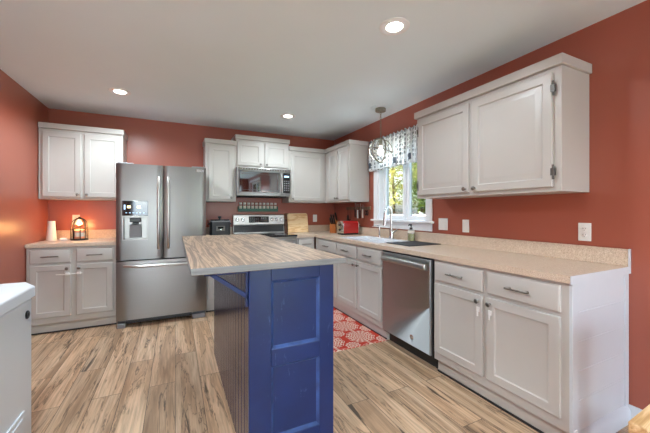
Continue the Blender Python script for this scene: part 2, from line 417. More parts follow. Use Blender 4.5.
# window over the sink: casing, jambs, stool, apron, two sashes
wn = struct(bpy.data.objects.new('window_1', None)); COL.objects.link(wn); wn.location = (R, 2.925, WZ0)
def wl(y): return y - 2.925
b = B()                                                # local: x from wall plane, y, z from stool
cs = .085
b.box(-.018, 0, wl(WY0)-cs, wl(WY0), 0, WZ1-WZ0+cs); b.box(-.018, 0, wl(WY1), wl(WY1)+cs, 0, WZ1-WZ0+cs)
b.box(-.018, 0, wl(WY0), wl(WY1), WZ1-WZ0, WZ1-WZ0+cs)
b.build('window_casing', M['winwhite'], wn, bevel=.004)
b = B(); j = .016
b.box(0, T, wl(WY0), wl(WY0)+j, 0, WZ1-WZ0); b.box(0, T, wl(WY1)-j, wl(WY1), 0, WZ1-WZ0); b.box(0, T, wl(WY0), wl(WY1), WZ1-WZ0-j, WZ1-WZ0)
b.build('window_jamb', M['winwhite'], wn, smooth=0)
B().box(-.055, T, wl(WY0)-cs-.022, wl(WY1)+cs+.022, -.022, .002).build('window_stool', M['winwhite'], wn, bevel=.006)
B().box(-.017, 0, wl(WY0)-cs, wl(WY1)+cs, -.105, -.022).build('window_apron', M['winwhite'], wn, bevel=.004)
ym = 2.905
for y0, y1 in ((WY0+j, ym-.012), (ym+.012, WY1-j)):
    b = B(); a0, a1 = wl(y0), wl(y1); z0, z1 = .004, WZ1-WZ0-j; f = .048
    b.box(.075, .115, a0, a0+f, z0, z1); b.box(.075, .115, a1-f, a1, z0, z1); b.box(.075, .115, a0+f, a1-f, z0, z0+f); b.box(.075, .115, a0+f, a1-f, z1-f, z1)
    sh = b.build('window_sash', M['winwhite'], wn, bevel=.004)
    B().box(.093, .097, a0+f, a1-f, z0+f, z1-f).build('window_pane', M['glass'], sh, smooth=0)
B().box(.06, .125, wl(ym)-.012, wl(ym)+.012, .002, WZ1-WZ0-j).build('window_mullion', M['winwhite'], wn, smooth=0)
def sash_window(nm, loc, rz, w_, hz, cross=True):
    e = struct(bpy.data.objects.new(nm, None)); COL.objects.link(e); e.location = loc; e.rotation_euler = (0, 0, rz)
    hw = w_/2; f = .05
    b = B(); b.box(-hw-.08, -hw, 0, .018, -.05, hz+.08); b.box(hw, hw+.08, 0, .018, -.05, hz+.08); b.box(-hw, hw, 0, .018, hz, hz+.08); b.box(-hw, hw, 0, .018, -.05, 0)
    b.build('window_casing', M['winwhite'], e, bevel=.004)
    b = B(); b.box(-hw, -hw+f, -.1, -.05, 0, hz); b.box(hw-f, hw, -.1, -.05, 0, hz); b.box(-hw+f, hw-f, -.1, -.05, 0, f); b.box(-hw+f, hw-f, -.1, -.05, hz-f, hz)
    if cross: b.box(-hw+f, hw-f, -.1, -.05, hz/2-.02, hz/2+.02)
    else: b.box(-.03, .03, -.1, -.05, f, hz-f)
    sh = b.build('window_sash', M['winwhite'], e, bevel=.004)
    B().box(-hw+f, hw-f, -.078, -.074, f, hz-f).build('window_pane', M['glass'], sh, smooth=0)
for i, (a0, a1) in enumerate(RW): sash_window('window_%d' % (i+2), ((a0+a1)/2, YR, .2), 0, a1-a0, 1.9)
sash_window('door_1', (R, (GD[0]+GD[1])/2, GD[2]), PI/2, GD[1]-GD[0], GD[3]-GD[2], False)
bbp = [(0, 0), (-.016, 0), (-.016, .07), (-.012, .078), (-.012, .088), (-.006, .1), (0, .102)]
struct(B().prism([(R+a, z) for a, z in bbp], 'y', GD[1]+.08, .862).build('baseboard_right', M['trim'], bevel=.0015))
struct(B().prism([(L-a, z) for a, z in bbp], 'y', YR, 3.96).build('baseboard_left', M['trim'], bevel=.0015))

# ------------------------------------------------------------------ recessed ceiling lights
def can(x, y, label, energy, r=.097, color=WARM):
    t = thing('recessed_light', label, 'ceiling light', (x, y, H), group='recessed ceiling lights')
    B().lathe([(r, 0), (r, -.004), (r*.94, -.007), (r*.60, -.007), (r*.52, -.002)], seg=40).build('trim_ring', M['winwhite'], t)
    B().lathe([(r*.54, -.0035), (r*.48, -.008), (0, -.011)], seg=36).build('lens', M['canlens'], t)
    lamp('SPOT', 'downlight', (x, y, H-.03), energy, color, spot_size=math.radians(165), spot_blend=.6, shadow_soft_size=.09)
can(1.281, 1.607, 'white recessed ceiling light nearest the wide right wall cabinet', 25)
can(-.498, 3.676, 'white recessed ceiling light above the wall cabinet beside the fridge', 56)
can(1.276, 3.697, 'white recessed ceiling light in front of the microwave cabinet', 30)
for x_, y_, l_, e_ in ((-.5, .9, 'added white recessed ceiling light, out of view over the chest freezer side', 66), (-.5, -1.2, 'added white recessed ceiling light, unseen in the rear left of the room', 50), (1.28, -1.0, 'added white recessed ceiling light, unseen in the rear right by the garden door', 48)):
    can(x_, y_, l_, e_)  # unseen cans, added to even out the light from above

# ------------------------------------------------------------------ cabinets
SH = [(0, -.016), (.003, -.019), (.052, -.019), (.058, -.0125), (.062, -.0115)]          # flat recessed panel door
RP = [(0, -.015), (.004, -.019), (.052, -.019), (.058, -.009), (.065, -.009), (.098, -.0185), (.1, -.0185)]   # raised panel door
DR = [(0, -.012), (.006, -.018), (.01, -.019)]
def knob(par, x, z, y=-.019):
    B().lathe([(.007, 0), (.005, .004), (.005, .012), (.014, .019), (.0155, .024), (.012, .029), (0, .031)], (x, y, z), (0, -1, 0), 20).build('knob', M['steelknob'], par)
def bar(par, x, z, w=.1, y=-.019):
    b = B(); b.tube([(x-w/2-.02, y-.028, z), (x+w/2+.02, y-.028, z)], .0058, 12)
    for s in (-1, 1): b.tube([(x+s*w/2, y, z), (x+s*w/2, y-.028, z)], .005, 10)
    b.build('handle', M['steelknob'], par)
def latch(par, x, z):
    b = B(); b.box(x-.012, x+.012, -.024, -.019, z-.016, z+.016); b.box(x-.006, x+.006, -.029, -.024, z-.045, z-.004)
    b.build('child_latch', M['whiteplastic'], par, bevel=.003)
def base_cabinet(name, label, loc, rz, w, drawers, doors, depth=.608, latches=False, end=None, toe=.04, false=False):
    t = thing(name, label, 'cabinet', loc, rz, 'white base cabinets')
    B().box(0, w, 0, depth, .105, .874).build('body', M['cab'], t, bevel=.002)
    B().box(0, w, toe, depth, .0, .105).build('toe_kick', M['cab'], t, smooth=0)
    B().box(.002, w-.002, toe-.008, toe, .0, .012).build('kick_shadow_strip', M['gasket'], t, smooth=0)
    for x0, x1 in drawers:
        d = B().framed(x0, x1, .715, .855, DR, 0).build('drawer', M['cab'], t, bevel=.0012)
        bar(d, (x0+x1)/2, .785)
    for x0, x1, side in doors:
        d = B().framed(x0, x1, .168, .692, SH, 0).build('door', M['cab'], t, bevel=.0012)
        kx = x1-.027 if side > 0 else x0+.027
        knob(d, kx, .655)
        if latches: latch(d, kx, .60)
    return t
FX, FY = 1.802, D-.612
# right run (local x runs towards the camera)
near = base_cabinet('base_cabinet', 'white two door base cabinet at the near end, right of the dishwasher', (FX, 1.778, 0), R90, .908,
    [(.015, .425), (.455, .872)], [(.015, .425, 1), (.455, .872, -1)], latches=True)
# planked end panel with trim, facing the camera end
b = B()
for k in range(5):
    z0 = .11 + k*.1525; b.box(.908, .916, .03, .60, z0+.0015, z0+.151)
b.box(.908, .9135, .03, .60, .10, .874)
ep = b.build('end_panel', M['trim'], near, bevel=.0015)
B().box(.905, .922, .001, .055, .0, .874).build('corner_stile', M['trim'], near, bevel=.002)
B().box(.908, .921, .565, .608, .10, .874).build('rear_stile', M['trim'], near, bevel=.002)
b = B(); b.prism([(.908, 0), (.934, 0), (.934, .07), (.926, .084), (.918, .092), (.908, .1)], 'y', .055, .608); b.build('end_skirting', M['trim'], near, bevel=.002)
B().box(.9215, .9265, .012, .04, .10, .128).build('corner_clip', M['whiteplastic'], near, bevel=.002)
base_cabinet('sink_base_cabinet', 'white sink base cabinet left of the dishwasher, two drawer fronts over two doors', (FX, 3.362, 0), R90, .94,
    [(.02, .455), (.485, .92)], [(.02, .455, 1), (.485, .92, -1)])
base_cabinet('base_cabinet', 'white drawer base cabinet in the far corner below the toaster', (FX, 4.02, 0), R90, .657,
    [(.15, .635)], [(.15, .635, -1)])
# back run
b4 = base_cabinet('base_cabinet', 'narrow white base cabinet between stove and far corner, under the cutting boards', (1.514, FY, 0), 0, .268, [(.02, .245)], [(.02, .245, -1)])
base_cabinet('base_cabinet', 'narrow white base cabinet between fridge and stove, under the black slow cooker', (.338, FY, 0), 0, .408, [(.02, .388)], [(.02, .388, 1)])
lb = base_cabinet('base_cabinet', 'white two door base cabinet left of the fridge, under the lit lantern', (-1.322, FY, 0), 0, .742, [(.028, .352), (.398, .715)], [(.028, .352, 1), (.398, .715, -1)])
b = B(); b.tube([(.24, -.045, .60), (.31, -.047, .598), (.40, -.047, .602), (.455, -.045, .603)], .003, 8)
b.box(.315, .345, -.05, -.019, .59, .61); b.box(.41, .44, -.05, -.019, .592, .612); b.build('child_lock_strap', M['whiteplastic'], lb)

def wall_cabinet(name, label, loc, rz, w, z1, doors, depth=.305, prof=SH, crown=(.012, .06), crown_ends=(1, 1), hinge=False, knobz=.027, group='white wall cabinets', low=None):
    """loc z is the underside; z1 the height of the box"""
    t = thing(name, label, 'cabinet', loc, rz, group)
    B().box(0, w, 0, depth, 0, z1).build('body', M['cab'], t, bevel=.002)
    ov, ch = crown
    a = -ov if crown_ends[0] else 0; c = w+ov if crown_ends[1] else w
    b = B(); b.box(a, c, -ov-.008, depth, z1, z1+ch)
    b.build('crown', M['cab'], t, bevel=.004)
    for x0, x1, side in doors:
        d = B().framed(x0, x1, .028, z1-.032, prof, 0).build('door', M['cab'], t, bevel=.0012)
        knob(d, x1-.027 if side > 0 else x0+.027, .028+knobz)
        if hinge:
            hx = x0-.006 if side > 0 else x1+.006
            for hz in (.12, z1-.13):
                b = B(); b.tube([(hx, -.014, hz-.035), (hx, -.014, hz+.035)], .0055, 10)
                b.ball((hx, -.014, hz-.04), .007, 10); b.ball((hx, -.014, hz+.04), .007, 10); b.box(hx-.014, hx+.010, -.021, -.001, hz-.022, hz+.022)
                b.build('hinge', M['hinge'], d, bevel=.001)
    return t
UY = D-.308
wall_cabinet('wall_cabinet', 'white two door wall cabinet in the left corner beside the fridge', (-1.322, UY, 1.372), 0, .766, .768, [(.035, .37, 1), (.40, .74, -1)], crown_ends=(0, 1))
wall_cabinet('wall_cabinet', 'narrow single door white wall cabinet between fridge and microwave', (.355, UY, 1.372), 0, .39, .768, [(.04, .352, 1)], crown_ends=(1, 0))
wall_cabinet('wall_cabinet', 'short white two door cabinet above the microwave', (.746, UY, 1.846), 0, .758, .385, [(.015, .36, 1), (.398, .735, -1)])
wall_cabinet('wall_cabinet', 'single wide door white wall cabinet right of the microwave', (1.505, UY, 1.372), 0, .595, .768, [(.03, .55, -1)], crown_ends=(0, 0))
wall_cabinet('wall_cabinet', 'white two door corner wall cabinet left of the window above the toaster', (2.10, UY-.001, 1.372), R90, UY-3.57, .768, [(.12, .42, 1), (.44, .735, -1)], crown_ends=(0, 1), depth=.31)
wall_cabinet('wall_cabinet', 'large white raised panel wall cabinet with exposed hinges right of the window', (2.092, 2.285, 1.362), R90, 1.235, .762, [(.035, .59, 1), (.625, 1.19, -1)], prof=RP, crown=(.016, .062), hinge=True, depth=.318)
B().box(.03, .2, .0, .002, 0, .001).bm.free()

# ------------------------------------------------------------------ countertops
CX, CY, CT0, CT1 = 1.777, D-.637, .876, .914
SY0, SY1, SX0, SX1 = 2.60, 3.34, 1.86, 2.25            # sink cut-out
t = thing('countertop', 'speckled beige laminate countertop running along the right wall into the far corner', 'countertop', (R, .85, CT0), group='beige laminate countertops')
def lc(b, x0, x1, y0, y1, z0=CT0, z1=CT1): b.box(x0-R, x1-R, y0-.85, y1-.85, z0-CT0, z1-CT0)
b = B()
yb = D-.001; xr = R-.001
lc(b, CX, xr, .853, SY0); lc(b, CX, SX0, SY0, SY1); lc(b, SX1, xr, SY0, SY1); lc(b, CX, xr, SY1, yb); lc(b, 1.514, CX, CY, yb)
b.build('worktop', M['laminate'], t, smooth=0)
b = B(); lc(b, R-.021, xr, .853, yb, CT1, 1.016); lc(b, 1.514, R-.021, D-.021, yb, CT1, 1.016); b.build('backsplash', M['laminate'], t, bevel=.003)
b = B(); lc(b, CX-.003, xr, .848, .853, CT0-.002, CT1+.0005); lc(b, R-.024, xr, .848, .853, CT1, 1.018); b.build('end_cap', M['trim'], t, smooth=0)
t = thing('countertop', 'short beige countertop left of the fridge, holding the lit lantern', 'countertop', (-1.327, CY, CT0), group='beige laminate countertops')
b = B(); b.box(0, .757, 0, .636, 0, .038); b.build('worktop', M['laminate'], t, bevel=.004)
B().box(0, .757, .616, .636, .038, .14).build('backsplash', M['laminate'], t, bevel=.003)
t = thing('countertop', 'small beige countertop between fridge and stove, under the slow cooker', 'countertop', (.338, CY, CT0), group='beige laminate countertops')
B().box(0, .408, 0, .636, 0, .038).build('worktop', M['laminate'], t, bevel=.004)
B().box(0, .408, .616, .636, .038, .14).build('backsplash', M['laminate'], t, bevel=.003)

# ------------------------------------------------------------------ sink, taps
t = thing('sink', 'white double bowl sink set into the counter under the window', 'sink', (2.055, 2.97, CT1))
b = B(); x0, x1, y0, y1 = -.215, .215, -.39, .39
b.box(x0, -.175, y0, y1, .0005, .009); b.box(.155, x1, y0, y1, .0005, .009); b.box(-.175, .155, y0, -.35, .0005, .009); b.box(-.175, .155, .35, y1, .0005, .009); b.box(-.175, .155, -.02, .02, .0005, .009)
b.build('rim', M['sinksteel'], t, bevel=.003)
for a0, a1 in ((-.35, -.02), (.02, .35)):
    b = B(); xa, xb, z = -.175, .155, -.17; i = .022
    vs_ = [(xa, a0, .006), (xb, a0, .006), (xb, a1, .006), (xa, a1, .006), (xa+i, a0+i, z), (xb-i, a0+i, z), (xb-i, a1-i, z), (xa+i, a1-i, z)]
    b._mk(vs_, [(4, 5, 6, 7), (0, 1, 5, 4), (1, 2, 6, 5), (2, 3, 7, 6), (3, 0, 4, 7)])
    bo = b.build('bowl', M['sinksteel'], t, smooth=0)
    B().lathe([(.045, 0), (.04, .004), (.02, .003), (0, .002)], (0, (a0+a1)/2, z+.0005)).build('drain', M['chrome'], bo)
t = thing('faucet', 'tall brushed gooseneck faucet behind the sink', 'faucet', (2.325, 2.975, CT1), math.radians(26))
B().lathe([(.034, .0), (.034, .006), (.026, .012), (.024, .10), (.019, .115), (0, .118)], seg=24).build('base', M['chrome'], t)
pts = [(0, 0, .1), (0, 0, .26)] + [(-.085 + .085*math.cos(a), 0, .29 + .085*math.sin(a)) for a in [PI*i/14 for i in range(15)]] + [(-.170, 0, .255)]
B().tube(pts, .0125, 14).build('spout', M['chrome'], t)
B().tube([(-.170, 0, .262), (-.171, 0, .235), (-.173, 0, .165)], [.0145, .0175, .019], 16).build('spray_head', M['chrome'], t)
B().tube([(0, -.02, .075), (0, -.045, .08), (-.005, -.075, .115)], [.012, .01, .006], 12).build('lever', M['chrome'], t)
t = thing('soap_dispenser', 'slim nickel deck soap dispenser at the left of the faucet', 'soap dispenser', (2.325, 3.215, CT1))
B().lathe([(.024, 0), (.024, .005), (.014, .012), (.011, .05), (.012, .055), (0, .057)]).build('base', M['chrome'], t)
B().tube([(0, 0, .05), (0, 0, .135), (-.01, .004, .142), (-.075, .02, .14), (-.08, .021, .132)], [.007, .007, .008, .006, .005], 10).build('nozzle', M['chrome'], t)
t = thing('soap_bottle', 'clear pump bottle of pale green soap by the faucet', 'bottle', (2.345, 2.655, CT1))
B().lathe([(.032, .0005), (.036, .006), (.036, .095), (.030, .115), (.014, .125), (.014, .135), (0, .135)]).build('bottle_body', M['clearplastic'], t)
B().lathe([(.030, .003), (.033, .008), (.033, .075), (0, .075)]).build('liquid', M['soapliquid'], t)
b = B(); b.lathe([(.016, .128), (.016, .148), (.006, .15), (.006, .175), (0, .175)]); b.tube([(.005, 0, .176), (-.025, 0, .178), (-.04, 0, .170)], [.010, .008, .005], 10); b.build('pump', M['black'], t)
b = B(); b.lathe([(.0365, .085), (.0365, .118), (.034, .118), (.034, .085)], seg=28); b.build('label', M['paper'], t)
tag(B().box(-.2, .2, -.175, .175, 0, .007).build('drying_mat', M['blackmatte'], bevel=.003), 'thin dark grey drying mat lying flat beside the sink', 'mat').location = (2.15, 2.405, CT1+.0005)

# ------------------------------------------------------------------ dishwasher
t = thing('dishwasher', 'stainless steel dishwasher between the sink cabinet and the near base cabinet', 'dishwasher', (FX, 2.418, 0), R90)
W = .628-.004
B().box(0, W, .0, .58, .10, .872).build('tub', M['gasket'], t, smooth=0)
B().box(0.01, W-.01, .06, .5, .0, .10).build('toe_panel', M['black'], t, smooth=0)
d = B().framed(.006, W-.006, .115, .862, [(0, -.018), (.004, -.024), (.006, -.024)], 0).build('door', M['dwsteel'], t, bevel=.002)
B().box(.008, W-.008, -.0235, -.002, .8615, .871).build('control_strip', M['black'], d, smooth=0)
b = B(); b.prism([(-.0235, .770), (-.062, .782), (-.066, .80), (-.058, .822), (-.0235, .832)], 'x', .03, W-.03); b.build('handle', M['bar'], d, bevel=.004)
b = B(); b.lathe([(.020, 0), (.020, .002), (.017, .002), (.017, .0012), (0, .0012)], (W*.5+.10, -.024, .19), (0, -1, 0), 28)
b.tube([(W*.5+.10+.007*math.cos(a), -.026, .19+.007*math.sin(a)) for a in [2*PI*i/14 for i in range(11)]], .0014, 6)
b.build('emblem', M['chrome'], d)

# ------------------------------------------------------------------ fridge
t = thing('refrigerator', 'stainless french door refrigerator with ice and water dispenser', 'refrigerator', (-.118, 3.87, 0))
fw = .443
B().box(-fw+.004, fw-.004, .075, .735, .03, 1.735).build('body', M['greyplastic'], t, bevel=.004)
def bowed(x0, x1, z0, z1, hole=None, bow=.008, y1=.072):
    b = B(); n = 14
    xs = sorted(set([x0 + (x1-x0)*i/n for i in range(n+1)] + ([hole[0], hole[1]] if hole else [])))
    zs = sorted(set([z0, z1] + ([hole[2], hole[3]] if hole else [])))
    f = lambda x: -bow*(1 - (x/fw)**2) - (0 if min(x-x0, x1-x) > .004 else -.008)
    g = {}
    for x in xs:
        for z in zs: g[x, z] = b.bm.verts.new((x, f(x), z)), b.bm.verts.new((x, y1, z))
    F = b.bm.faces.new
    for i in range(len(xs)-1):
        xa, xb = xs[i], xs[i+1]
        for k in range(len(zs)-1):
            za, zb = zs[k], zs[k+1]
            ins = hole and hole[0]-1e-6 <= xa and xb <= hole[1]+1e-6 and hole[2]-1e-6 <= za and zb <= hole[3]+1e-6
            if not ins:
                F([g[xa, za][0], g[xb, za][0], g[xb, zb][0], g[xa, zb][0]])
            F([g[xa, zb][1], g[xb, zb][1], g[xb, za][1], g[xa, za][1]])
        F([g[xa, zs[0]][1], g[xb, zs[0]][1], g[xb, zs[0]][0], g[xa, zs[0]][0]]); F([g[xa, zs[-1]][0], g[xb, zs[-1]][0], g[xb, zs[-1]][1], g[xa, zs[-1]][1]])
    for x in (xs[0], xs[-1]):
        for k in range(len(zs)-1): F([g[x, zs[k]][0], g[x, zs[k+1]][0], g[x, zs[k+1]][1], g[x, zs[k]][1]])
    return b, f
hx0, hx1, hz0, hz1 = -.387, -.149, .93, 1.352
b, f = bowed(-fw, -.004, .722, 1.748, (hx0, hx1, hz0, hz1))
dl = b.build('door', M['steelz'], t, smooth=30)
b, f = bowed(.004, fw, .722, 1.748); dr = b.build('door', M['steelz'], t, smooth=30)
b, f = bowed(-fw, fw, .082, .708); fz = b.build('freezer_drawer', M['steel'], t, smooth=30)
def bow_handle(par, p0, p1, out, r=.0125, name='handle'):
    p0, p1 = Vector(p0), Vector(p1); pts = []
    for i in range(17):
        u = i/16; k = min(1, math.sin(PI*u)*2.2); p = p0.lerp(p1, u); p.y -= out*k + .012*math.sin(PI*u); pts.append(p)
    B().tube(pts, r, 12).build(name, M['bar'], par)
bow_handle(dl, (-.048, f(-.05)+.004, .83), (-.048, f(-.05)+.004, 1.62), .045, .014)
bow_handle(dr, (.048, f(.05)+.004, .83), (.048, f(.05)+.004, 1.62), .045, .014)
bow_handle(fz, (-.375, f(-.37)+.004, .655), (.375, f(.37)+.004, .655), .045, .014)
# dispenser
yf = f(-.27)
b = B(); b.box(hx0, hx1, yf-.003, .0, 1.195, hz1); dsp = b.build('dispenser_panel', M['blackglass'], dl, bevel=.003)
for dx in (-.325, -.235): B().box(dx-.016, dx+.016, yf-.0045, yf-.003, 1.275, 1.30).build('display', M['led'], dsp, smooth=0)
for i in range(6): B().box(hx0+.03+i*.032, hx0+.045+i*.032, yf-.0042, yf-.003, 1.222, 1.228).build('button', M['bluled'], dsp, smooth=0)
B().box(hx0+.016, hx0+.03, yf-.0042, yf-.003, 1.26, 1.31).build('button', M['bluled'], dsp, smooth=0)
b = B(); b.box(hx0, hx1, yf-.005, -.0005, 1.18, 1.195); b.box(hx0, hx0+.012, yf-.004, .06, hz0, 1.18); b.box(hx1-.012, hx1, yf-.004, .06, hz0, 1.18); b.box(hx0+.012, hx1-.012, .055, .065, hz0, 1.18); b.box(hx0, hx1, yf-.008, .06, hz0, hz0+.014); b.box(hx0, hx1, .0, .06, 1.17, 1.18)
rc = b.build('dispenser_recess', M['steel'], dl, bevel=.002)
b = B(); b.box(-.32, -.216, yf+.004, .05, 1.125, 1.17); b.box(-.296, -.24, yf+.012, .045, 1.10, 1.125); b.build('dispenser_nozzle', M['black'], rc, bevel=.006)
b = B(); b.prism([(.05, .955), (.02, .96), (.034, 1.095), (.05, 1.1)], 'x', -.325, -.211); b.build('dispenser_paddle', M['greyplastic'], rc, bevel=.004)
# badge in the upper right corner of the right door
bx0, bx1 = .338, .418
yq = f(.38)-.001
b = B(); b.box(bx0, bx1, yq-.002, yq+.01, 1.695, 1.728); bd = b.build('badge', M['chrome'], dr, smooth=0)
b = B(); b.box(bx0, bx1, yq-.003, yq-.002, 1.724, 1.729); b.box(bx0, bx1, yq-.003, yq-.002, 1.694, 1.699)
for i in range(7): b.box(bx0+.004+i*.011, bx0+.010+i*.011, yq-.003, yq-.002, 1.704, 1.719)
b.build('badge_letters', M['greyplastic'], bd, smooth=0)
for s in (-1, 1):
    B().box(s*.36-.075 if s < 0 else .295, s*.36+.0 if s < 0 else .435, .0, .1, .0, .05).build('foot_cover', M['greyplastic'], t, bevel=.006)
B().box(-.36, .29, .05, .075, .03, .085).build('kick_grille', M['black'], t, smooth=0)
for x in (-.36, .36): B().box(x-.07, x+.07, .02, .12, 1.736, 1.762).build('hinge_cover', M['greyplastic'], t, bevel=.006)

# ------------------------------------------------------------------ stove
t = thing('stove', 'stainless electric stove with black glass top below the microwave', 'stove', (1.129, 3.975, 0))
sw = .38
B().box(-sw, sw, .03, .64, .03, .895).build('body', M['steel'], t, bevel=.003)
B().box(-sw, sw, .0, .60, .896, .922).build('cooktop', M['blackglass'], t, bevel=.005)
for x, y, r in ((-.19, .17, .105), (.19, .17, .085), (-.19, .43, .08), (.19, .43, .105)):
    B().lathe([(r, .9222), (r, .9228), (r-.004, .9228), (r-.004, .9224), (0, .9224)], (x, y, 0), seg=36).build('burner_ring', M['greyplastic'], t)
d = B().framed(-sw+.004, sw-.004, .22, .86, [(0, -.012), (.006, -.018), (.07, -.018), (.075, -.0165)], .029).build('oven_door', M['steel'], t, bevel=.002)
B().box(-.27, .27, -.0185, -.0165, .36, .70).build('oven_window', M['blackglass'], d, smooth=0)
bow_handle(d, (-.33, -.016, .80), (.33, -.016, .80), .04)
B().framed(-sw+.004, sw-.004, .05, .205, [(0, -.012), (.006, -.018)], .029).build('storage_drawer', M['steel'], t, bevel=.002)
bgd = B().prism([(.575, .922), (.60, 1.035), (.575, 1.045), (.592, 1.185), (.61, 1.195), (.645, 1.195), (.645, .922)], 'x', -sw, sw).build('control_backguard', M['bar'], t, bevel=.003)
B().prism([(.5745, .934), (.5735, .936), (.598, 1.032), (.602, 1.03)], 'x', -sw+.008, sw-.008).build('glass_riser', M['black'], bgd, smooth=0)
def slope(z): return .575 + .017*(z-1.045)/.14
for x in (-.325, -.245, .19, .262, .335):
    b = B(); z = 1.118; b.lathe([(.027, 0), (.027, .004), (.022, .008), (.02, .028), (0, .03)], (x, slope(z)+.001, z), (0, -1, .12), 24); b.box(x-.004, x+.004, slope(z)-.034, slope(z)-.02, z-.018, z+.018)
    b.build('control_knob', M['chrome'], bgd, bevel=.001)
b = B(); b.prism([(slope(1.075)-.002, 1.075), (slope(1.168)-.002, 1.168), (slope(1.168)+.002, 1.168), (slope(1.075)+.002, 1.075)], 'x', -.16, .14); dp = b.build('display', M['blackglass'], bgd, smooth=0)
for i in range(3):
    for k in range(5):
        z = 1.09 + i*.022; B().box(-.145+k*.028, -.125+k*.028, slope(z)-.0032, slope(z)-.0018, z, z+.007).build('touch_button', M['greyplastic'], dp, smooth=0)
for i in range(3): B().box(.02+i*.03, .042+i*.03, slope(1.13)-.0035, slope(1.13)-.0018, 1.125, 1.15).build('touch_button', M['greyplastic'], dp, smooth=0)

# ------------------------------------------------------------------ microwave
t = thing('microwave', 'stainless over the range microwave with dark glass door', 'microwave', (1.125, 4.238, 1.455))
mw = .378
B().box(-mw, mw, .02, .396, .0, .388).build('body', M['greyplastic'], t, bevel=.003)
b = B(); b.framed(-mw, mw, .0, .388, [(0, .004), (.004, 0), (.006, 0)], .02); fr = b.build('front', M['bar'], t, bevel=.002)
b = B(); b.framed(-mw+.03, .212, .05, .33, [(0, -.001), (.004, -.003), (.03, -.003), (.034, -.002)], .001); b.build('door_glass', M['mwglass'], fr, smooth=0)
B().box(.262, mw-.012, -.003, .001, .05, .33).build('control_panel', M['blackglass'], fr, bevel=.001)
for i in range(3):
    for k in range(5): B().box(.275+i*.031, .295+i*.031, -.0042, -.003, .08+k*.032, .096+k*.032).build('key', M['greyplastic'], fr, smooth=0)
B().box(.28, .35, -.0042, -.003, .27, .295).build('display', M['bluled'], fr, smooth=0)
bow_handle(fr, (.236, .0, .055), (.236, .0, .325), .03, .011)
b = B()
for i in range(18): b.box(-.34+i*.037, -.315+i*.037, -.0015, .0, .356, .372)
b.build('vent_slot', M['steelknob'], fr, smooth=0)
B().box(-.33, .33, .05, .36, -.012, 0).build('underside_filter', M['blackmatte'], t, bevel=.003)

# ------------------------------------------------------------------ island
IX0, IX1, IY0, IY1 = .303, .738, 1.42, 2.85
t = thing('kitchen_island', 'navy blue kitchen island with weathered wood top', 'kitchen island', ((IX0+IX1)/2, (IY0+IY1)/2, 0))
hx, hy = (IX1-IX0)/2, (IY1-IY0)/2
B().box(-hx+.014, hx-.014, -hy+.02, hy-.014, 0, .968).build('carcass', M['blue'], t, smooth=0)
# front face: stiles, rails, two recessed panels
b = B(); y0, y1 = -hy, -hy+.021
b.box(-hx, -hx+.105, y0, y1, 0, .968); b.box(hx-.08, hx, y0, y1, 0, .968)
for z0, z1 in ((.91, .968), (.505, .585), (0, .16)): b.box(-hx+.105, hx-.08, y0, y1, z0, z1)
b.build('end_frame', M['blue'], t, bevel=.003)
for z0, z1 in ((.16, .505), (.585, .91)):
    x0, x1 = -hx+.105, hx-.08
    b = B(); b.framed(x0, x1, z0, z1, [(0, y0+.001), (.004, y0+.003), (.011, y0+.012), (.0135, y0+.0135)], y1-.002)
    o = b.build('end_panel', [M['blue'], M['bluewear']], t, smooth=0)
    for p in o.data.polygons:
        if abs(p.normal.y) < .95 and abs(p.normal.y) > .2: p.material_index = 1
# beadboard on the left side
b = B(); n = 17; pw = (2*hy-.02)/n; x = -hx
pts = [(x+.016, -hy+.02)]
for i in range(n):
    ya = -hy+.02+i*pw
    pts += [(x+.007, ya), (x+.007, ya+.003), (x+.001, ya+.007), (x+.001, ya+pw*.46), (x+.004, ya+pw*.48), (x+.001, ya+pw*.5), (x+.001, ya+pw-.007), (x+.007, ya+pw-.003)]
pts += [(x+.007, hy), (x+.016, hy)]
b.prism([(p[0], p[1]) for p in pts], 'z', 0, .968); b.build('beadboard_side', M['bluegloss'], t, smooth=0)
b = B(); b.box(hx-.015, hx, -hy+.022, hy, 0, .968); b.build('door_side', M['blue'], t, bevel=.002)
# top, one board thickness with rough-sawn edge
sx0, sx1, sy0, sy1 = .058-(IX0+IX1)/2, .806-(IX0+IX1)/2, 1.402-(IY0+IY1)/2, 3.29-(IY0+IY1)/2
b = B(); nb = 5; bw = (sx1-sx0)/nb
b.box(sx0, sx1, sy0, sy1, .9685, .9995)
top = b.build('countertop', [M['slab'], M['slabedge']], t, bevel=.003)
for p in top.data.polygons:
    if abs(p.normal.z) < .5: p.material_index = 1
# diagonal bracket under the overhang
b = B(); yb0, yb1 = -hy+.015, -hy+.04; xl = -hx
b.prism([(xl+.0, .83), (xl-.185, .9685), (xl-.155, .9685), (xl+.0, .855)], 'y', yb0, yb1)
b.box(xl-.19, xl, yb0, yb1, .955, .968); b.box(xl-.012, xl, yb0, yb1, .80, .955); b.build('bracket', M['blue'], t, bevel=.002)
o2 = B(); o2.prism([(xl+.0, .83), (xl-.185, .9685), (xl-.155, .9685), (xl+.0, .855)], 'y', hy-.06, hy-.035)
o2.box(xl-.19, xl, hy-.06, hy-.035, .955, .968); o2.box(xl-.012, xl, hy-.06, hy-.035, .80, .955); o2.build('bracket', M['blue'], t, bevel=.002)

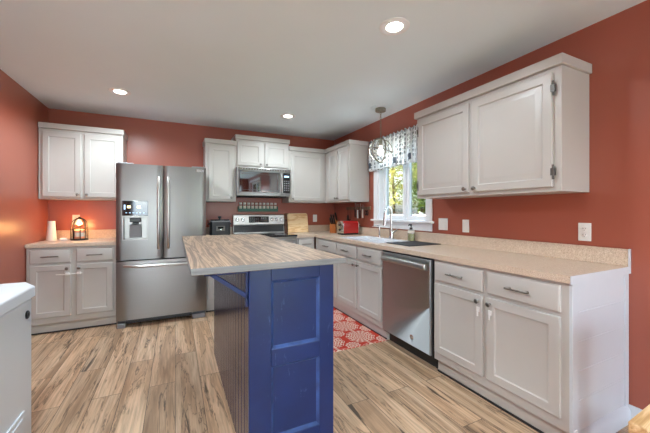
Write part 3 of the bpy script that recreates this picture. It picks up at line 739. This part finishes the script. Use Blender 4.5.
# ------------------------------------------------------------------ chest freezer (front to +x, against the left wall)
t = thing('chest_freezer', 'white chest freezer against the left wall in the foreground', 'freezer', (-.999, 1.575, 0))
fy = .57; fx = .318
B().box(-fx, fx, -fy, fy, .02, .785).build('body', M['freezer'], t, bevel=.012, seg=3)
b = B(); b.prism([(-fx, .79), (-fx, .85), (-fx+.012, .868), (fx-.026, .868), (fx+.012, .842), (fx+.012, .79)], 'y', -fy-.004, fy+.004)
b.build('lid', M['freezer'], t, bevel=.005, seg=2)
B().box(-fx+.01, fx-.004, -fy+.006, fy-.006, .783, .793).build('gasket', M['greyplastic'], t, smooth=0)
b = B(); b.lathe([(.021, 0), (.021, .004), (.017, .007), (.008, .007), (.007, .004), (0, .004)], (fx, .505, .712), (1, 0, 0), 28); b.build('lock', M['black'], t)
b = B(); b.box(fx, fx+.008, .02, .46, .045, .25); gp = b.build('vent_panel', M['freezer'], t, bevel=.006)
b = B(); b.box(fx+.008, fx+.012, .05, .43, .07, .225); b.build('vent_inset', M['freezer'], gp, bevel=.004)
b = B()
for k in range(5): b.box(fx+.012, fx+.0135, .08+k*.028, .09+k*.028, .10, .19)
b.lathe([(.012, 0), (.012, .004), (0, .004)], (fx+.012, .36, .14), (1, 0, 0), 16); b.build('vent_slot', M['greyplastic'], gp, smooth=0)
for sx in (-1, 1):
    for sy in (-1, 1): B().lathe([(.025, 0), (.025, .02), (0, .02)], (sx*.26, sy*.5, 0), seg=14).build('foot', M['black'], t)

# ------------------------------------------------------------------ wooden table at the right foreground
t = thing('wooden_table', 'light pine table, only its corner showing at the lower right', 'table', (1.47, -.033, 0), math.radians(3))
tw, td = .5, .40
B().box(-tw, tw, -td, td, .71, .75).build('tabletop', M['table'], t, bevel=.004)
for sx in (-1, 1):
    for sy in (-1, 1): B().box(sx*.43-.03, sx*.43+.03, sy*.33-.03, sy*.33+.03, 0, .71).build('leg', M['table'], t, bevel=.003)
b = B(); b.box(-.40, .40, -.34, -.32, .62, .709); b.box(-.40, .40, .32, .34, .62, .709); b.box(-.44, -.42, -.30, .30, .62, .709); b.box(.42, .44, -.30, .30, .62, .709); b.build('apron', M['table'], t, smooth=0)

# ------------------------------------------------------------------ rug
b = B(); b.box(-.36, .36, -.64, .64, 0, .006)
tag(b.build('rug', M['rug'], bevel=.002), 'red rug with cream medallions on the floor before the sink cabinet', 'rug').location = (1.475, 3.045, .0005)

# ------------------------------------------------------------------ pendant
PX, PY, PZ = 2.135, 2.93, 1.945
t = thing('pendant_lamp', 'grey metal orb pendant lamp hanging over the sink', 'pendant lamp', (PX, PY, H))
B().lathe([(.115, 0), (.115, -.006), (.10, -.012), (0, -.012)], seg=36).build('ceiling_medallion', M['ceiling'], t)
B().lathe([(.058, -.011), (.06, -.016), (.06, -.045), (.05, -.05), (0, -.05)], seg=28).build('canopy', M['cage'], t)
b = B(); zc = -.05; k = 0
ztop = PZ-H+.145
while zc > ztop+.02:
    pts = [((.009*math.cos(a), 0, zc-.017+.019*math.sin(a)) if k % 2 == 0 else (0, .009*math.cos(a), zc-.017+.019*math.sin(a))) for a in [2*PI*i/10 for i in range(10)]]
    b.tube(pts, .0024, 6, closed=True); zc -= .028; k += 1
b.tube([(.006, .006, -.05), (.004, -.006, (ztop-.05)/2), (.005, .006, ztop)], .002, 6)
b.build('chain', M['cage'], t)
zo = PZ-H; r = .138
def ring(rad, tilt, yaw, tz=0):
    q = Matrix.Rotation(yaw, 3, 'Z') @ Matrix.Rotation(tilt, 3, 'X')
    return [tuple(q @ Vector((rad*math.cos(a), rad*math.sin(a), 0)) + Vector((0, 0, zo))) for a in [2*PI*i/40 for i in range(40)]]
for tl, yw in ((PI/2, .2), (PI/2, 1.35), (.25, .8), (1.0, 2.3)):
    B().tube(ring(r - (.004 if tl < 1.2 else 0), tl, yw), .0085, 8, closed=True, flat=.45).build('cage_ring', M['cage'], t)
B().lathe([(.006, .150), (.012, .145), (.02, .12), (.022, .07), (.02, .055), (0, .055)], (0, 0, zo), seg=18).build('socket', M['cage'], t)
B().lathe([(.0, .052), (.013, .05), (.014, .03), (.028, .0), (.032, -.02), (.028, -.04), (.015, -.053), (0, -.057)], (0, 0, zo), seg=20).build('bulb', M['bulb'], t)
lamp('POINT', 'pendant_glow', (PX, PY, PZ-.07), 2.5, WARM, shadow_soft_size=.03)

# ------------------------------------------------------------------ valance with rod
def valance():
    vx = 2.352; y0, y1 = 2.40, 3.49; n = 120; zt, zb = 2.175, 1.775
    b = B(); rows = 12; vs_ = []; uv = []
    for i in range(n+1):
        u = i/n; y = y0 + (y1-y0)*u
        fold = .010*math.sin(u*2*PI*11) + .006*math.sin(u*2*PI*23+1)
        for k in range(rows+1):
            w_ = k/rows; top = zt + .012*math.sin(u*2*PI*16)
            z = top + (zb + .006*math.sin(u*2*PI*5) - top)*w_
            vs_.append((vx + fold*(.5+.5*w_) - .006*math.sin(PI*w_), y, z)); uv.append((u*1.09, w_*.4))
    fs = [(i*(rows+1)+k, (i+1)*(rows+1)+k, (i+1)*(rows+1)+k+1, i*(rows+1)+k+1) for i in range(n) for k in range(rows)]
    me = bpy.data.meshes.new('valance'); me.from_pydata(vs_, [], fs); me.materials.append(M['fabric'])
    ul = me.uv_layers.new(name='cloth')
    for lp in me.loops: ul.data[lp.index].uv = (uv[lp.vertex_index][0]*1.9, uv[lp.vertex_index][1]*1.9)
    me.polygons.foreach_set('use_smooth', [True]*len(me.polygons))
    o = bpy.data.objects.new('fabric', me); COL.objects.link(o)
    sd = o.modifiers.new('cloth', 'SOLIDIFY'); sd.thickness = .002
    return o
t = thing('valance', 'white valance printed with small grey motifs over the sink window', 'curtain', (0, 0, 0))
o = valance(); o.parent = t
b = B(); b.tube([(R-.001, 2.415, 2.145), (2.365, 2.415, 2.145), (2.362, 2.43, 2.145), (2.362, 3.46, 2.145), (2.365, 3.475, 2.145), (R-.001, 3.475, 2.145)], .006, 8); b.build('curtain_rod', M['trim'], t)

# ------------------------------------------------------------------ outlets and switches
def plate(name, label, loc, rz, w, kind, h=.118):
    t = thing(name, label, 'outlet' if kind == 'outlet' else 'switch', loc, rz, 'wall plates')
    B().box(-w/2, w/2, -.006, 0, -h/2, h/2).build('plate', M['whiteplastic'], t, bevel=.003)
    n = 2 if w > .1 else 1
    for i in range(n):
        x = 0 if n == 1 else (-.023 + .046*i)
        if kind == 'outlet':
            for z in (-.02, .02):
                r_ = B().lathe([(.0165, 0), (.0165, .002), (.015, .003), (0, .003)], (x, -.0055, z), (0, -1, 0), 20).build('socket', M['whiteplastic'], t)
                b = B(); b.box(x-.0075, x-.0055, -.0092, -.0083, z-.002, z+.008); b.box(x+.0055, x+.0075, -.0092, -.0083, z-.002, z+.007); b.lathe([(.0024, 0), (.0024, .0008), (0, .0008)], (x, -.0083, z-.008), (0, -1, 0), 8); b.build('slot', M['gasket'], r_, smooth=0)
        else:
            B().prism([(-.006, -.033), (-.0105, -.033), (-.0075, .0), (-.006, .033)], 'x', x-.0165, x+.0165).build('rocker', M['whiteplastic'], t, bevel=.0012)
    return t
plate('wall_outlet', 'white duplex outlet on the right wall near the counter end', (R, 1.076, 1.105), R90, .072, 'outlet')
plate('light_switch', 'white double switch plate right beside the sink window', (R, 2.262, 1.112), R90, .116, 'switch')
plate('light_switch', 'white single switch plate under the large right wall cabinet', (R, 1.995, 1.105), R90, .072, 'switch')
plate('light_switch', 'white switch plate on the back wall right of the cutting boards', (2.063, D, 1.128), 0, .072, 'switch')
plate('wall_outlet', 'white outlet on the orange wall behind the lantern', (-1.07, D, 1.14), 0, .072, 'outlet')

# ------------------------------------------------------------------ things on the left counter
tag(B().lathe([(.046, .0), (.048, .006), (.043, .06), (.036, .15), (.033, .215), (.031, .217), (.029, .2), (0, .185)], seg=32).build('vase', M['ceramic']), 'tapered cream ceramic vase by the left wall corner', 'vase').location = (-1.24, 4.42, CT1+.0005)
t = thing('candle_lantern', 'dark wire cloche lantern lit from inside on the left counter', 'lantern', (-.985, 4.40, CT1))
B().lathe([(.082, 0), (.084, .008), (.078, .014), (0, .014)], seg=36).build('base', M['darkmetal'], t)
for k in range(4):
    a = k*PI/4 + .3; pts = []
    for i in range(25):
        u = i/24; ang = PI*u; x = .076*math.cos(ang); z = .012 + (.15 if .15 < u < .85 else .15*min(1, min(u, 1-u)/.15)) + .085*math.sin(ang) * (1 if .15 < u < .85 else math.sin(ang)/max(.001, math.sin(.15*PI)) * .454/.454 if False else 1)
        if min(u, 1-u) < .12: x = .076*(1 if u < .5 else -1)
        pts.append((x*math.cos(a), x*math.sin(a), z))
    B().tube(pts, .0045, 8).build('wire_hoop', M['darkmetal'], t)
B().tube([(.077*math.cos(i*2*PI/36), .077*math.sin(i*2*PI/36), .13) for i in range(36)], .003, 8, closed=True).build('wire_band', M['darkmetal'], t)
b = B(); b.lathe([(.03, .236), (.034, .246), (.02, .252), (.008, .262), (0, .268)]); b.build('finial', M['darkmetal'], t)
jar = B().lathe([(.047, .0155), (.05, .02), (.05, .11), (.046, .115), (0, .113)], seg=28).build('candle', M['candle'], t)
b = B(); b.lathe([(.0505, .04), (.0505, .085), (.0495, .085), (.0495, .04)], seg=28); b.build('candle_label', M['paper'], jar)
B().lathe([(0, .235), (.012, .232), (.014, .215), (.028, .192), (.026, .178), (.012, .170), (0, .168)], seg=18).build('bulb', M['warmbulb'], t)
lamp('POINT', 'lantern_glow', (-.985, 4.40, CT1+.145), 2.6, (1, .5, .18), shadow_soft_size=.03)
t = thing('power_adapter', 'small white plug adapter lying between vase and lantern', 'adapter', (-1.13, 4.40, CT1))
B().box(-.03, .03, -.018, .018, .0005, .026).build('adapter_body', M['whiteplastic'], t, bevel=.004)
B().tube([(.028, 0, .012), (.05, .01, .006), (.06, .06, .005), (.03, .12, .005), (.03, .19, .005)], .003, 8).build('cord', M['whiteplastic'], t)

# ------------------------------------------------------------------ slow cooker
t = thing('slow_cooker', 'boxy black slow cooker on the counter left of the stove', 'slow cooker', (.535, 4.34, CT1))
b = B(); pr = [(.125, .004), (.135, .012), (.137, .15), (.132, .16)]
def rbox(b, hx, hy, z0, z1, r=.03, tp=0):
    pts = []
    for cx, cy, a0 in ((1, 1, 0), (-1, 1, PI/2), (-1, -1, PI), (1, -1, 1.5*PI)):
        for i in range(6):
            a = a0 + PI/2*i/5; pts.append((cx*(hx-r)+r*math.cos(a), cy*(hy-r)+r*math.sin(a)))
    b.prism(pts, 'z', z0, z1)
b = B(); rbox(b, .125, .10, .008, .195); b.build('body', M['black'], t, bevel=.006)
b = B(); rbox(b, .131, .106, .188, .202); b.build('rim', M['greyplastic'], t, bevel=.003)
b = B(); rbox(b, .118, .093, .202, .222); b.build('lid', M['blackglass'], t, bevel=.008, seg=3)
b = B(); b.lathe([(.012, .222), (.012, .236), (.024, .243), (.024, .256), (.015, .262), (0, .262)]); b.build('lid_knob', M['black'], t)
for s in (-1, 1): B().box(s*.135-.012, s*.135+.012, -.04, .04, .15, .172).build('handle', M['black'], t, bevel=.006)
b = B(); b.box(-.055, .055, -.103, -.0995, .07, .135); cp = b.build('control_panel', M['hinge'], t, bevel=.002)
B().box(-.035, .035, -.105, -.103, .098, .125).build('display', M['blackglass'], cp, smooth=0)
B().lathe([(.013, 0), (.012, .012), (0, .013)], (.0, -.103, .084), (0, -1, 0), 16).build('dial', M['chrome'], cp)
for sx in (-1, 1):
    for sy in (-1, 1): B().lathe([(.01, .0), (.01, .01), (0, .01)], (sx*.09, sy*.07, 0), seg=10).build('foot', M['black'], t)

# ------------------------------------------------------------------ spice rack and jars
t = thing('spice_rack', 'teal green wall rack holding a row of spice jars above the stove', 'rack', (1.12, D, 1.245))
rw = .298
b = B(); b.box(-rw, rw, -.058, 0, 0, .01); b.box(-rw, -rw+.008, -.058, 0, .01, .07); b.box(rw-.008, rw, -.058, 0, .01, .07); b.box(-rw, rw, -.008, 0, .01, .07)
b.build('shelf', M['teal'], t, bevel=.0015)
B().box(-rw, rw, -.062, -.053, -.008, .036).build('front_rail', M['teal'], t, bevel=.0015)
names = ['leftmost', 'second from left', 'third from left', 'fourth from left', 'fifth from left', 'sixth from left', 'fourth from right', 'third from right', 'second from right', 'rightmost']
proto = None
for i in range(10):
    x = 1.12 - rw + .037 + i*(2*rw-.074)/9
    sp = ('spiceA', 'spiceB', 'spiceA', 'spiceB', 'spiceA', 'spiceC', 'spiceB', 'spiceA', 'spiceC', 'spiceB')[i]
    lb_ = 'small spice jar with silver lid, %s in the wall rack' % names[i]
    if proto is None:
        proto = thing('spice_jar', lb_, 'jar', (x, D-.031, 1.2555), group='spice jars in the wall rack')
        B().lathe([(.019, 0), (.021, .004), (.021, .075), (.017, .085), (.017, .09), (0, .09)], seg=18).build('jar_body', M['jarglass'], proto)
        B().lathe([(.018, .003), (.0195, .006), (.0195, .06), (0, .06)], seg=18).build('spice', M[sp], proto)
        B().lathe([(.0205, .086), (.0205, .112), (.018, .115), (0, .115)], seg=18).build('lid', M['whiteplastic'], proto)
        B().lathe([(.0214, .014), (.0214, .07), (.0208, .07), (.0208, .014)], seg=18).build('jar_label', M['paper'], proto)
    else:
        j = dup(proto, (x, D-.031, 1.2555), None, lb_)
        for c in kids(j):
            if c.name.startswith('spice'):
                c.data = c.data.copy(); c.data.materials[0] = M[sp]

# ------------------------------------------------------------------ cutting boards
def board(label, loc, w, h, th, mat, lean, r=.03, hole=False):
    pts = []
    for cx, cz, a0, rr in ((w/2, h, 0, r), (-w/2, h, PI/2, r), (-w/2, 0, PI, .008), (w/2, 0, 1.5*PI, .008)):
        for i in range(6):
            a = a0 + PI/2*i/5; sx = 1 if cx > 0 else -1; sz = 1 if cz > 0 else -1
            pts.append((cx - sx*rr + rr*math.cos(a), cz - sz*rr + rr*math.sin(a)))
    b = B(); b.prism(pts, 'y', 0, th)
    o = b.build('cutting_board', mat, bevel=.004); o.location = loc; o.rotation_euler = (-lean, 0, 0)
    return tag(o, label, 'cutting board', 'cutting boards leaning by the stove')
board('pale maple cutting board with rounded corners, front of the leaning pair', (1.722, 4.485, CT1+.001), .335, .30, .022, M['maple'], .19)
board('darker wood cutting board, behind and left of the pale maple board', (1.668, 4.522, CT1+.001), .31, .305, .018, M['walnut'], .19)

# ------------------------------------------------------------------ knife block with knives
t = thing('knife_block', 'orange beech knife block in the far counter corner', 'knife block', (2.18, 4.17, CT1), math.radians(-50))
b = B(); b.prism([(-.06, .001), (.07, .001), (.07, .13), (.035, .20), (-.075, .12)], 'x', -.05, .05)
b.build('block_body', M['block'], t, bevel=.005)
dv = Vector((0, -.42, .86)).normalized(); nrm = [Vector((-.03, -.05, .14)), Vector((.0, -.05, .14)), Vector((.03, -.05, .14)), Vector((-.03, -.01, .17)), Vector((.005, -.01, .17)), Vector((.033, .015, .185))]
nk = ['lowest left', 'lower middle', 'lower right', 'upper left', 'upper middle', 'topmost right']
q = Matrix.Rotation(math.radians(-50), 4, 'Z')
kproto = None
for p, nm_, ln in zip(nrm, nk, (.1, .1, .1, .12, .12, .135)):
    wp = Vector((2.18, 4.17, CT1)) + q.to_3x3() @ p
    k = thing('kitchen_knife', 'black handled knife in the orange block, %s slot' % nm_, 'knife', wp, math.radians(-50), 'knives in the knife block')
    B().tube([tuple(dv*.0), tuple(dv*.02), tuple(dv*ln*.7), tuple(dv*ln)], [.009, .011, .012, .010], 10, flat=1.4).build('handle', M['black'], k)
    B().tube([tuple(dv*-.03), tuple(dv*.004)], .0075, 10, flat=1.3).build('bolster', M['chrome'], k)

# ------------------------------------------------------------------ toaster
t = thing('toaster', 'red two slice toaster on the far corner counter', 'toaster', (2.205, 3.80, CT1), math.radians(4))
def arch(w, h, r, z0):
    pts = [(-w, z0), (w, z0)]
    for cx, a0 in ((w-r, 0), (-w+r, PI/2)):
        for i in range(8): a = a0 + PI/2*i/7; pts.append((cx+r*math.cos(a), h-r+r*math.sin(a)))
    return pts
# long axis along local x
B().prism([(p[0], p[1]) for p in arch(.082, .195, .05, .02)], 'x', -.125, .125).build('shell', M['red'], t, bevel=.006, seg=3)
B().prism(arch(.083, .19, .05, .022), 'x', -.137, -.1255).build('end_cap', M['chrome'], t, bevel=.004)
B().prism(arch(.083, .19, .05, .022), 'x', .1255, .137).build('end_cap', M['chrome'], t, bevel=.004)
b = B(); rbox(b, .138, .084, .004, .022, .03); b.build('base', M['black'], t, bevel=.003)
b = B(); b.box(-.1, .1, -.042, -.014, .1945, .197); b.box(-.1, .1, .014, .042, .1945, .197); b.build('slot', M['gasket'], t, smooth=0)
b = B(); b.box(-.152, -.1375, -.018, .018, .13, .145); b.build('lever', M['black'], t, bevel=.004)
B().lathe([(.014, 0), (.013, .012), (0, .013)], (-.1375, 0, .07), (-1, 0, 0), 18).build('dial', M['black'], t)

# ------------------------------------------------------------------ magnetic rail with utensils
tag(B().box(-.02, 0, -.30, .36, -.022, .022).build('magnetic_rail', M['rackwood'], bevel=.003), 'wooden magnetic rail on the right wall left of the window', 'rail').location = (R-.0005, 3.83, 1.285)
def uten(name, label, y, z, cat, build_):
    t = thing(name, label, cat, (R-.0215, y, z), group='utensils on the magnetic rail'); build_(t); return t
def u_ladle(t):
    B().tube([(-.006, 0, .04), (-.006, 0, -.14)], .005, 8, flat=.6).build('handle', M['black'], t)
    B().lathe([(0, -.028), (.022, -.02), (.033, .0), (.03, .0), (.02, -.016), (0, -.024)], (-.036, 0, -.155), seg=18).build('bowl', M['black'], t)
def u_knife(t, hm, l=.17, w=.02):
    B().prism([(-w, .01), (w*.6, .01), (w*.6, l*.8), (0, l), (-w, l*.9)], 'x', -.0035, -.0012).build('blade', M['chrome'], t)
    B().prism([(-.012, .01), (.010, .01), (.012, -.05), (.008, -.11), (-.014, -.11), (-.01, -.05)], 'x', -.013, .0).build('handle', hm, t, bevel=.003)
def u_shears(t):
    B().tube([(-.005, .0, .05), (-.005, .004, -.02)], .006, 8, flat=.4).build('blade', M['chrome'], t)
    for s in (-1, 1): B().tube([(-.006, s*.02+.018*math.cos(a), -.055+.032*math.sin(a)) for a in [2*PI*i/16 for i in range(16)]], .0055, 8, closed=True).build('grip', M['blackmatte'], t)
def u_spat(t):
    B().tube([(-.006, 0, .03), (-.006, 0, -.09)], .006, 8, flat=.6).build('handle', M['black'], t)
    B().prism([(-.012, -.085), (.012, -.085), (.032, -.115), (.032, -.19), (-.032, -.19), (-.032, -.115)], 'x', -.009, -.004).build('blade', M['black'], t, bevel=.002)
uten('spatula', 'black spatula hanging leftmost on the magnetic rail', 4.11, 1.275, 'utensil', u_spat)
uten('ladle', 'black ladle hanging second from left on the magnetic rail', 4.02, 1.275, 'utensil', u_ladle)
uten('chef_knife', 'black handled knife with tall blade at the middle of the magnetic rail', 3.90, 1.26, 'knife', lambda t: u_knife(t, M['black'], .13, .022))
uten('paring_knife', 'white handled knife hanging on the magnetic rail above the toaster', 3.83, 1.25, 'knife', lambda t: u_knife(t, M['whiteplastic'], .1, .014))
uten('utility_knife', 'slim black handled knife right of the white handled one on the rail', 3.765, 1.25, 'knife', lambda t: u_knife(t, M['black'], .11, .013))
uten('bread_knife', 'cream handled knife hanging between black knife and shears on the rail', 3.70, 1.26, 'knife', lambda t: u_knife(t, M['ceramic'], .08, .013))
uten('kitchen_shears', 'black handled kitchen shears hanging rightmost on the magnetic rail', 3.60, 1.275, 'shears', u_shears)

# ------------------------------------------------------------------ garden beyond the window
gr = B().box(-14, 30, -30, 30, -.62, -.5).build('lawn', M['grass'], smooth=0); gr['kind'] = 'structure'
FEX = 9.0
t = thing('picket_fence', 'white garden fence seen low through the sink window', 'fence', (FEX, 8.5, -.5))
b = B()
for i in range(100): b.box(-.012, .012, -6+i*.12-.045, -6+i*.12+.045, .05, 1.62)
b.build('picket_panel', M['fence'], t, smooth=0)
b = B(); b.box(.012, .05, -6.05, 6, .3, .4); b.box(.012, .05, -6.05, 6, 1.3, 1.4); b.build('rail', M['fence'], t, smooth=0)
for k in range(6): B().box(-.03, .08, -6.05+k*2.4-.05, -6.05+k*2.4+.05, 0, 1.72).build('post', M['fence'], t, smooth=0)
def tree(label, x, y, h, rad, mat, seed, n=7000, ls=.2):
    rnd = random.Random(seed)
    t = thing('leafy_tree', label, 'tree', (x, y, -.5), group='trees behind the fence')
    b = B(); b.tube([(0, 0, 0), (.05, .03, h*.3), (-.04, .05, h*.6), (0, 0, h*.9)], [.1, .08, .05, .02], 10)
    for k in range(9):
        a = k*2.4; z = h*(.3+.06*k); b.tube([(0, 0, z), (rad*.3*math.cos(a), rad*.3*math.sin(a), z+.4), (rad*.7*math.cos(a), rad*.7*math.sin(a), z+.8)], [.03, .02, .01], 6)
    b.build('trunk', M['bark'], t)
    vs_, fs = [], []
    blobs = [(rnd.uniform(-1, 1)*rad*.6, rnd.uniform(-1, 1)*rad*.6, h*rnd.uniform(.3, .98), rad*rnd.uniform(.25, .5)) for _ in range(26)]
    for i in range(n):
        bx_, by_, bz_, br_ = rnd.choice(blobs)
        d = Vector((rnd.gauss(0, 1), rnd.gauss(0, 1), rnd.gauss(0, 1))).normalized() * br_*rnd.uniform(.6, 1.05)
        c = Vector((bx_, by_, bz_)) + d
        u = Vector((rnd.gauss(0, 1), rnd.gauss(0, 1), rnd.gauss(0, 1))).normalized(); v = u.orthogonal().normalized()
        s = ls*rnd.uniform(.6, 1.2); k = len(vs_)
        vs_ += [tuple(c-u*s*.6), tuple(c+v*s*.3), tuple(c+u*s*.6), tuple(c-v*s*.3)]; fs.append((k, k+1, k+2, k+3))
    me = bpy.data.meshes.new('crown'); me.from_pydata(vs_, [], fs); me.materials.append(mat)
    o = bpy.data.objects.new('crown', me); COL.objects.link(o); o.parent = t
tree('tall yellow green tree seen through the left window sash', 11.5, 14.5, 7.5, 2.3, M['leafA'], 1)
tree('green tree seen through the right window sash', 15.6, 16.6, 5.8, 1.4, M['leafB'], 2)
tree('pale yellow tree rising behind the mullion of the sink window', 21.5, 21.5, 9.5, 3.0, M['leafA'], 3)
tree('dark green tree in the side yard by the garden door, mirrored in the microwave', 4.3, -8.5, 6.0, 2.4, M['leafB'], 4, ls=.22)
